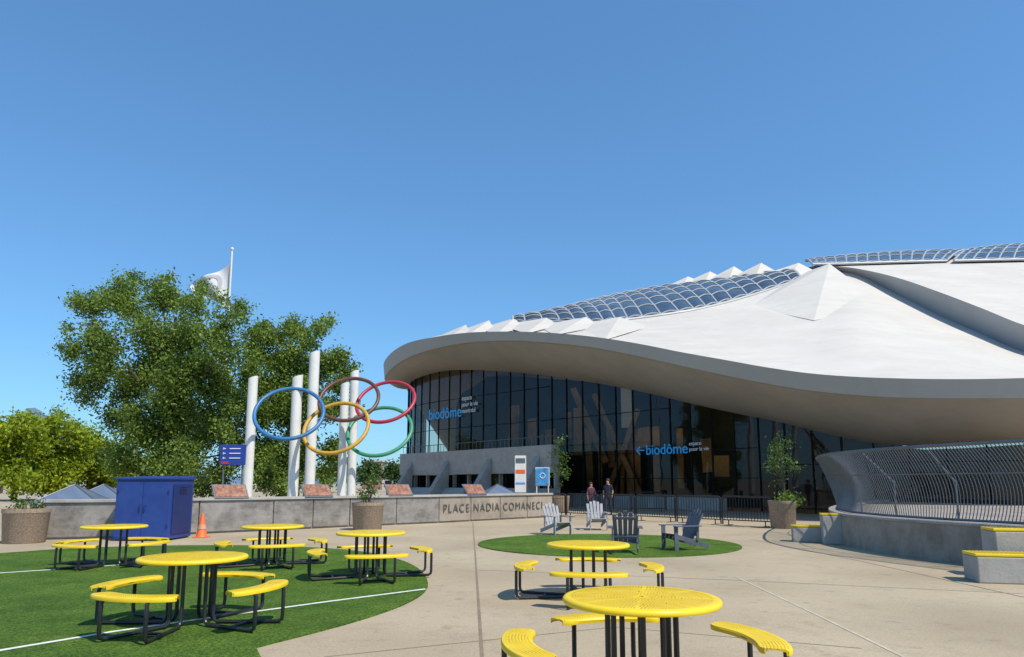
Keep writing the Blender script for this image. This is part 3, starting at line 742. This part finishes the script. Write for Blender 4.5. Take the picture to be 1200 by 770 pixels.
tree('small_tree','slim young tree behind the black barriers',st,p.y,655,600,.065,'leafs',.25,trunk_r=.035,seed=9,nb=5,z0=.85,extra=0)

# ------------------------------------------------------------ shed
x0,x1,y0,y1,h=-11.15,-9.62,19.45,20.85,1.74
sh=thing('storage_shed','dark blue metal storage box standing in front of the steel wall','storage box',((x0+x1)/2,(y0+y1)/2,0))
w=x1-x0; dd=y1-y0
MB().box((w,dd,h-.08),(0,0,h/2)).build('body','blue',sh,bevel=.015)
MB().add([(-w/2-.04,-dd/2-.05,h-.04),(w/2+.04,-dd/2-.05,h-.04),(w/2+.04,dd/2+.05,h-.04),(-w/2-.04,dd/2+.05,h-.04),(-w/2-.04,-dd/2-.05,h+.02),(w/2+.04,-dd/2-.05,h+.02),(w/2+.04,dd/2+.05,h+.07),(-w/2-.04,dd/2+.05,h+.07)],[(0,3,2,1),(4,5,6,7),(0,1,5,4),(1,2,6,5),(2,3,7,6),(3,0,4,7)]).build('lid','blue',sh,bevel=.01)
for sx in (-1,1):
    dr=MB().box((w/2-.03,.012,h-.2),(sx*(w/4-.003),-dd/2-.007,h/2)).build('door','blue',sh,bevel=.004)
    MB().tube([(sx*.07,-dd/2-.02,.8),(sx*.07,-dd/2-.04,.82),(sx*.07,-dd/2-.04,.98),(sx*.07,-dd/2-.02,1.0)],.012,6).build('handle','bluedk',dr)
    MB().box((.04,.02,.10),(sx*(w/2-.05),-dd/2-.02,.4)).box((.04,.02,.10),(sx*(w/2-.05),-dd/2-.02,1.35)).build('hinge','bluedk',dr)
MB().box((.03,dd-.3,h-.35),(w/2+.016,0,h/2)).build('side_panel','bluedk',sh,bevel=.008)
m=MB()
for k in range(5): m.box((.02,.4,.02),(w/2+.04,0,1.3+k*.05),(0,R(30),0))
m.build('vent','bluedk',sh)
for a in (-1,1):
    for b in (-1,1): MB().box((.1,.1,.08),(a*(w/2-.1),b*(dd/2-.1),.04)).build('foot','black',sh)
pc=G(236,630); co=thing('traffic_cone','orange traffic cone beside the blue storage box','cone',pc)
MB().lathe([(.17,.03),(.15,.06),(.035,.70),(.03,.715),(0,.715)],24).build('cone_body','orange',co,smooth=True)
MB().lathe([(.125,.25),(.129,.25),(.1,.38),(.096,.38)],24).build('reflective_band',mat('dull band',(.55,.3,.2),.5),co,smooth=True)
MB().box((.38,.38,.03),(0,0,.015)).build('cone_base','orange',co,bevel=.006)

# ------------------------------------------------------------ picnic tables
def make_table(label,loc,rz):
    t=thing('picnic_table',label,'picnic table',loc,rz,'yellow round picnic tables')
    MB().lathe([(.022,-.012),(.022,0),(.30,.002),(.555,.0),(.577,-.004),(.587,-.016),(.589,-.034),(.583,-.044),(.572,-.044),(.568,-.03),(.55,-.014),(.3,-.010),(.022,-.012)],96,(0,0,.755)).build('tabletop','yellow',t,smooth=True)
    n=24; ha=R(30)
    prof=[(r-.9+BR,z) for r,z in [(.785,-.045),(.780,-.018),(.788,-.004),(.805,.0),(.90,.001),(.995,.0),(1.012,-.004),(1.020,-.018),(1.017,-.045),(1.007,-.045),(1.004,-.02),(.90,-.012),(.796,-.02),(.793,-.045)]]
    for q in range(4):
        m=MB(); vs=[]; k=len(prof)
        A=[-ha+2*ha*i/n for i in range(n+1)]
        for a in A:
            e=(ha-abs(a))*.9; f=1 if e>.12 else math.sqrt(max(0,1-((.12-e)/.12)**2))*.35+.65
            for r,z in prof:
                rr=BR+(r-BR)*f; vs.append((rr*math.cos(a),rr*math.sin(a),.455+z))
        fs=[]
        for i in range(n):
            for j in range(k): fs.append((i*k+j,(i+1)*k+j,(i+1)*k+(j+1)%k,i*k+(j+1)%k))
        fs+=[tuple(range(k)),tuple(n*k+j for j in range(k))[::-1]]
        o=m.add(vs,fs).build('bench','yellow',t,smooth=True); o.rotation_euler=(0,0,q*PI/2)
        m=MB()
        for s in (-1,1):
            in_r,ou=.24,1.0; yi,yo=s*.075,s*.27
            def pt(f,z): return (in_r+(ou-in_r)*f, yi+(yo-yi)*f, z)
            path=[(.30,s*.09,.735),(in_r+.0,yi,.70),(in_r,yi,.40),(in_r,yi,.10),(in_r+.02,yi,.05),pt(.06,.027),pt(.5,.025),pt(.94,.027),(ou-.01,yo,.05),(ou,yo,.10),(ou,yo,.25),(ou,yo,.38),(ou-.02,yo*.99,.42),(ou-.06,yo*.97,.434),(.83,s*.24,.434)]
            m.tube(path,.0215,8)
        m.tube([(.83,-.24,.430),(.83,.24,.430)],.016,6); m.tube([(.62,-.17,.025),(.62,.17,.025)],.016,6)
        o=m.build('leg_frame','black',t,smooth=True); o.rotation_euler=(0,0,q*PI/2)
    MB().lathe([(.26,.0),(.27,.012),(.24,.02),(.23,.01),(.26,0)],32,(0,0,.715)).tube([(.25,0,.73),(-.25,0,.73)],.014,6).tube([(0,.25,.73),(0,-.25,.73)],.014,6).build('support_ring','black',t)
    return t
def tl(px,py): q=G(px,py,.755); q.z=0; return q
t0=make_table('nearest yellow round picnic table, cut by the bottom edge on the bare pavement',tl(751,699),R(9))
dup(t0,tl(689,636.5),R(-6),'yellow picnic table on the pavement, just behind the nearest one')
for px,py,rz,lab in [(227,653.5,77,'large yellow picnic table at the front of the green turf'),(134.5,617,74,'leftmost yellow picnic table, in front of the blue storage box'),(320,617,25,'yellow picnic table at the back middle of the turf, below the rings'),(435,624.5,18,'yellow picnic table at the right edge of the turf, before the round planter')]:
    q=tl(px,py); q.z=.02; dup(t0,q,R(rz),lab)

# ------------------------------------------------------------ garden chairs
def make_chair(label,loc,rz,m,name='slatted_lounge_chair'):
    t=thing(name,label,'chair',loc,rz,'slatted garden chairs on the turf circle')
    s=MB()
    for k in range(6):
        f=k/5; s.box((.54,.085,.02),(0,-.28+f*.50,.37-f*.13),(R(-15),0,0))
    s.build('seat',m,t,bevel=.004)
    b=MB(); lean=R(24)
    for k in range(5):
        x=(k-2)*.108; L_=.80-.035*abs(k-2)**1.6
        c=Vector((x*1.05,.20+math.sin(lean)*L_/2,.23+math.cos(lean)*L_/2))
        b.box((.092,.02,L_),c,(-lean,R((k-2)*1.8),0))
    b.box((.52,.03,.07),(0,.24+.09,.36),(-lean,0,0)); b.box((.50,.03,.06),(0,.22+.275,.80),(-lean,0,0))
    b.build('backrest',m,t,bevel=.004)
    for sx in (-1,1):
        MB().box((.13,.72,.024),(sx*.335,.02,.57)).build('armrest',m,t,bevel=.008)
        MB().box((.03,.10,.56),(sx*.29,-.27,.28)).build('leg',m,t,bevel=.004)
        MB().box((.03,.98,.11),(sx*.262,.15,.215),(R(-15.5),0,0)).box((.03,.07,.34),(sx*.295,.31,.40)).build('side_rail',m,t,bevel=.004)
    return t
cz=.02
def gl(px,py): q=G(px,py); q.z=cz; return q
make_chair('pale grey slatted chair at the left back edge of the turf circle',gl(654,627),R(28),'wood_lit')
make_chair('pale grey slatted chair at the back middle of the turf circle',gl(700,621),R(4),'wood_lit')
make_chair('dark grey slatted chair in the middle of the turf circle, beside the rightmost chair',gl(733,648),R(172),'wood_unlit')
make_chair('dark grey slatted chair, rightmost on the turf circle',gl(797,645),R(-72),'wood_unlit')

# ------------------------------------------------------------ barriers
ba=G(628,604); bb=G(906,618); dv=bb-ba; L_=dv.length; nbar=max(1,round(L_/2.2)); ang=math.atan2(dv.y,dv.x); bl=L_/nbar
bar=None
names=['first','second','third','fourth','fifth','sixth','seventh']
def bpath(w,h,z0): return [(-w,0,z0),(-w,0,h-.1),(-w+.03,0,h-.03),(-w+.1,0,h),(w-.1,0,h),(w-.03,0,h-.03),(w,0,h-.1),(w,0,z0)]
for k in range(nbar):
    p=ba.lerp(bb,(k+.5)/nbar); lab='black steel crowd barrier, %s from the left in the front row'%names[k]
    if bar is None:
        bar=thing('crowd_barrier',lab,'barrier',p,ang,'black crowd barriers'); w=bl/2-.04
        MB().tube(bpath(w,1.1,.03),.028,8).tube([(-w,0,.2),(w,0,.2)],.022,6).build('frame','black',bar,smooth=True)
        m=MB()
        for i in range(int(2*w/.125)): m.tube([(-w+.125*(i+.7),0,.2),(-w+.125*(i+.7),0,1.09)],.013,5)
        m.build('bars','black',bar)
        for s in (-1,1): MB().box((.05,.55,.02),(s*w*.75,0,.012)).box((.03,.03,.2),(s*w*.75,0,.11)).build('foot','black',bar)
    else: dup(bar,p,ang,lab)
for px,py,a,lab in [(655,594,20,'black crowd barrier standing farther back, left of the two people'),(700,596,-10,'black crowd barrier standing farther back, behind the two people'),(760,600,5,'black crowd barrier standing farther back, right of the two people')]:
    dup(bar,G(px,py),R(a),lab)

# ------------------------------------------------------------ right curved wall, railing, blocks
op=[G(1030,606),G(1000,612),G(980,620),G(974,628),G(984,637),G(1010,644),G(1050,651),G(1100,658),G(1150,664),G(1200,670),G(1290,680),G(1400,690)]
op=[Vector((q.x,q.y,0)) for q in op]
ops=[]
for i in range((len(op)-1)*8+1): ops.append(Vector(cat_interp([tuple(v) for v in op],i/8)))
HW2=.82
cw=thing('curved_wall','low curved worn concrete wall at the right carrying the wavy railing','wall',(0,0,0))
inner=offs(ops,-.55)
MB().prism(ops+[Vector((20,11,0)),Vector((20,26,0))]+[],0,HW2-.06).build('wall_body','concw',cw)
MB().prism(offs(ops,.03)+inner[::-1],HW2-.058,HW2).build('wall_coping','conc',cw,bevel=.01)
rl=thing('wavy_railing','tall wavy railing of thin grey metal slats on top of the curved wall','railing',(0,0,0))
STP=.072
base=arc_resample(offs(ops[14:],-.22),STP)
nrm=[]
for i,p in enumerate(base):
    t=(base[min(i+1,len(base)-1)]-base[max(i-1,0)]).normalized(); nrm.append(Vector((t.y,-t.x,0)))
def rp(i,t):
    s=i*STP
    o=.50*t**1.6 + (.12+.15*math.sin(s*1.05+.6))*math.sin(PI*min(1,t*1.0)) *(-1)
    return base[i]+nrm[i]*o+Vector((0,0,HW2+.04+t*1.50))
m=MB()
for i in range(0,len(base)): m.tube([rp(i,k/9) for k in range(10)],.0105,4)
m.build('slats','rail',rl)
MB().tube([rp(i,1) for i in range(len(base))],.038,6).build('top_rail','rail',rl)
MB().tube([rp(i,0) for i in range(len(base))],.03,6).build('bottom_rail','rail',rl)
m=MB()
m.tube([rp(i,.62) for i in range(len(base))],.014,5)
m.build('middle_rail','rail',rl)
for i in range(8,len(base),26):
    b_=base[i]-nrm[i]*.25
    MB().tube([b_+Vector((0,0,HW2)),b_+Vector((0,0,HW2+.8)),rp(i,.95)],.022,6).build('post','rail',rl)
def block(label,loc,w,d,h,rz=0):
    t=thing('block_seat',label,'bench',loc,rz,'concrete block seats by the curved wall')
    MB().box((w,d,h-.05),(0,0,(h-.05)/2)).build('block','conc2',t,bevel=.02)
    MB().box((w+.04,d*.9,.045),(0,-.03,h-.022)).build('seat_slab','yel2',t,bevel=.01)
    m=MB()
    for k in range(int(w/.06)): m.box((.012,d*.75,.004),(-w/2+.06*(k+.5),-.03,h+.0025))
    m.build('seat_slots',mat('slot',(.35,.22,.01),.6),t)
block('low concrete block with yellow seat at the left end of the curved wall',(G(941,633.5).x,19.3,0),.8,.55,.45,R(-18))
block('tall concrete block with yellow top at the left end of the curved wall',(G(961,633).x,18.6,0),.85,.6,.80,R(-18))
block('low concrete block with yellow seat at the right edge of the frame',(8.75,11.35,0),2.35,.62,.47,R(-14))
block('tall concrete block with yellow top at the right edge of the frame',(9.45,12.0,0),2.2,.6,.83,R(-14))

# ------------------------------------------------------------ people
def person(label,loc,rz,h,shirt,legs_ph,arm):
    root=thing('person',label,'person',loc,rz,'people behind the barriers')
    V=[];E=[];Rr=[]
    def v(p,r,par=None):
        V.append(p); Rr.append(r)
        if par is not None: E.append((par,len(V)-1))
        return len(V)-1
    pel=v((0,0,.95),(.15,.11)); sp1=v((0,.01,1.12),(.135,.10),pel); ch=v((0,0,1.33),(.165,.115),sp1); nk=v((0,-.005,1.48),(.055,.055),ch)
    hd=v((0,-.015,1.58),(.075,.085),nk); ht=v((0,-.01,1.68),(.078,.09),hd)
    hands=[]
    for s in (-1,1):
        a=v((s*.17,0,1.42),(.06,.06),ch); el=v((s*.235,.03 if not arm else -.02,1.14),(.044,.044),a)
        wr=v((s*.22,-.06,.92) if (not arm or s<0) else (s*.12,-.24,1.22),(.03,.03),el)
        q=Vector(V[wr]); dr=(q-Vector(V[el])).normalized(); hp=q+dr*.08; v(tuple(hp),(.036,.02),wr); hands.append((hp,dr,s))
        hip=v((s*.095,0,.86),(.092,.095),pel); kn=v((s*.10,-.03+legs_ph*s*.10,.49),(.062,.065),hip); an=v((s*.10,.03+legs_ph*s*.2,.09),(.04,.042),kn); v((s*.115,-.10+legs_ph*s*.2,.04),(.04,.035),an)
    me=bpy.data.meshes.new('body'); me.from_pydata(V,E,[]); o=bpy.data.objects.new('tmp',me); C.objects.link(o)
    sk=o.modifiers.new('s','SKIN'); 
    for i,r in enumerate(Rr): me.skin_vertices[0].data[i].radius=r
    me.skin_vertices[0].data[0].use_root=True
    sb=o.modifiers.new('ss','SUBSURF'); sb.levels=2; sb.render_levels=2
    dg=bpy.context.evaluated_depsgraph_get(); m2=bpy.data.meshes.new_from_object(o.evaluated_get(dg)); bpy.data.objects.remove(o)
    bm=bmesh.new(); bm.from_mesh(m2)
    f_=MB()
    for hp,dr,s in hands:
        side=Vector((0,1,0)) if abs(dr.z)>.5 else Vector((0,0,1))
        for k in range(4):
            st=hp+side*(.024-.016*k); L2=(.065,.075,.07,.055)[k]
            f_.tube([st,st+dr*L2*.5,st+dr*L2*.85+Vector((-s*.015,0,0))],[.009,.008,.006],6)
        f_.tube([hp-dr*.05-side*.02*-1,hp-dr*.02+side*.05,hp+dr*.01+side*.06],[.011,.009,.007],6)
    f_.lathe([(0,0),(.012,.01),(0,.035)],6,(0,-.108,1.60))
    tmp=bpy.data.meshes.new('t'); tmp.from_pydata(f_.v,[],f_.f); bm.from_mesh(tmp)
    bmesh.ops.recalc_face_normals(bm,faces=bm.faces[:])
    for f in bm.faces:
        c=f.calc_center_median(); x,z=abs(c.x),c.z
        if z>1.47: f.material_index=0
        elif x<.2 and z<.93 and z>.10 and not (x>.185 and z>.8): f.material_index=2
        elif z<=.10: f.material_index=3
        elif z<1.2 and x>.185: f.material_index=0
        elif z<1.2 and c.y<-.14: f.material_index=0
        elif z>=.93: f.material_index=1
        else: f.material_index=0
        f.smooth=True
    m3=bpy.data.meshes.new('body'); bm.to_mesh(m3); bm.free()
    for k in ('skin',shirt,'pants','black'): m3.materials.append(M[k])
    b=bpy.data.objects.new('body',m3); C.objects.link(b); b.parent=root
    hm=MB()
    hm.lathe([(.088,-.05),(.098,0),(.095,.05),(.07,.085),(.03,.10),(0,.104)],18,(0,.018,1.67)).build('hair','hair',root,smooth=True)
    root.scale=(h/1.77,)*3
person('person in a dark plum top standing behind the barriers, left of the other person',G(693,605),R(20),1.66,'shirt2',.0,True)
person('taller person in dark navy clothes standing behind the barriers on the right',G(713,604),R(-30),1.84,'shirt1',.6,False)

# ------------------------------------------------------------ far things
def far_building(label,px0,px1,ytop,Y,m,floors):
    a=P(px0,566,Y); b=P(px1,566,Y); h=P(px0,ytop,Y).z; w=b.x-a.x
    t=thing('distant_building',label,'building',((a.x+b.x)/2,Y+6,0),0,'low distant buildings')
    MB().box((w,12,h),(0,0,h/2)).build('wall',m,t); MB().box((w+.5,12.5,.4),(0,0,h+.2)).build('roof','farw',t)
    n=max(2,int(w/3))
    for fl_ in range(floors):
        for i in range(n): MB().box((w/n*.55,.1,h/floors*.45),(-w/2+w/n*(i+.5),-6.03,h/floors*(fl_+.55))).build('window','dark',t)
far_building('low brick building far behind, under the green ring',424,446,541,190,'brick',2)
far_building('low pale building far behind, beside the left end of the arena',448,476,546,170,'farw',2)
far_building('low pale building far behind the blue shed',100,200,552,210,'farw',2)
hv=[]
for i in range(161):
    x=-1500+i*15; z=60*math.exp(-((x+1170)/260)**2)+120*math.exp(-((x+1125)/75)**2)+14*math.exp(-((x+600)/300)**2)
    hv.append((x,1600,max(2,z+2*math.sin(i*.9)+1.5*math.sin(i*.37))))
tag(MB().grid([[(a[0],1500,0) for a in hv],hv,[(a[0],1900,0) for a in hv]]).build('hill','hill',smooth=True),kind='structure')

# ------------------------------------------------------------ light, sky, camera
SE,SAZ=R(54),R(132)
w=bpy.data.worlds.new('World'); bpy.context.scene.world=w; w.use_nodes=True; nt=w.node_tree
sky=nt.nodes.new('ShaderNodeTexSky'); sky.sky_type='NISHITA'; sky.sun_disc=False; sky.sun_elevation=SE; sky.sun_rotation=SAZ
sky.air_density=1.1; sky.dust_density=.5; sky.ozone_density=3; sky.altitude=50
gm=nt.nodes.new('ShaderNodeGamma'); gm.inputs['Gamma'].default_value=.72
mu=nt.nodes.new('ShaderNodeMixRGB'); mu.blend_type='MULTIPLY'; mu.inputs['Fac'].default_value=1; mu.inputs['Color2'].default_value=(.74,1.28,1.76,1)
bg=nt.nodes['Background']; bg.inputs['Strength'].default_value=.15
nt.links.new(sky.outputs[0],gm.inputs['Color']); nt.links.new(gm.outputs[0],mu.inputs['Color1']); nt.links.new(mu.outputs[0],bg.inputs['Color'])
sd=bpy.data.lights.new('sun','SUN'); sd.energy=5.0; sd.angle=R(.5); sd.color=(1,.91,.77)
so=bpy.data.objects.new('sun',sd); C.objects.link(so)
dirv=Vector((math.sin(SAZ)*math.cos(SE),math.cos(SAZ)*math.cos(SE),math.sin(SE)))
so.rotation_euler=dirv.to_track_quat('Z','Y').to_euler()
cam=bpy.data.cameras.new('camera'); co_=bpy.data.objects.new('camera',cam); C.objects.link(co_)
cam.sensor_width=36; cam.lens=24; cam.shift_y=71/1200; cam.clip_end=6000; cam.clip_start=.1
co_.location=(0,0,EYE); co_.rotation_euler=(PI/2+TH,0,0)
bpy.context.scene.camera=co_
vs=bpy.context.scene.view_settings; vs.view_transform='Standard'; vs.look='None'; vs.exposure=0
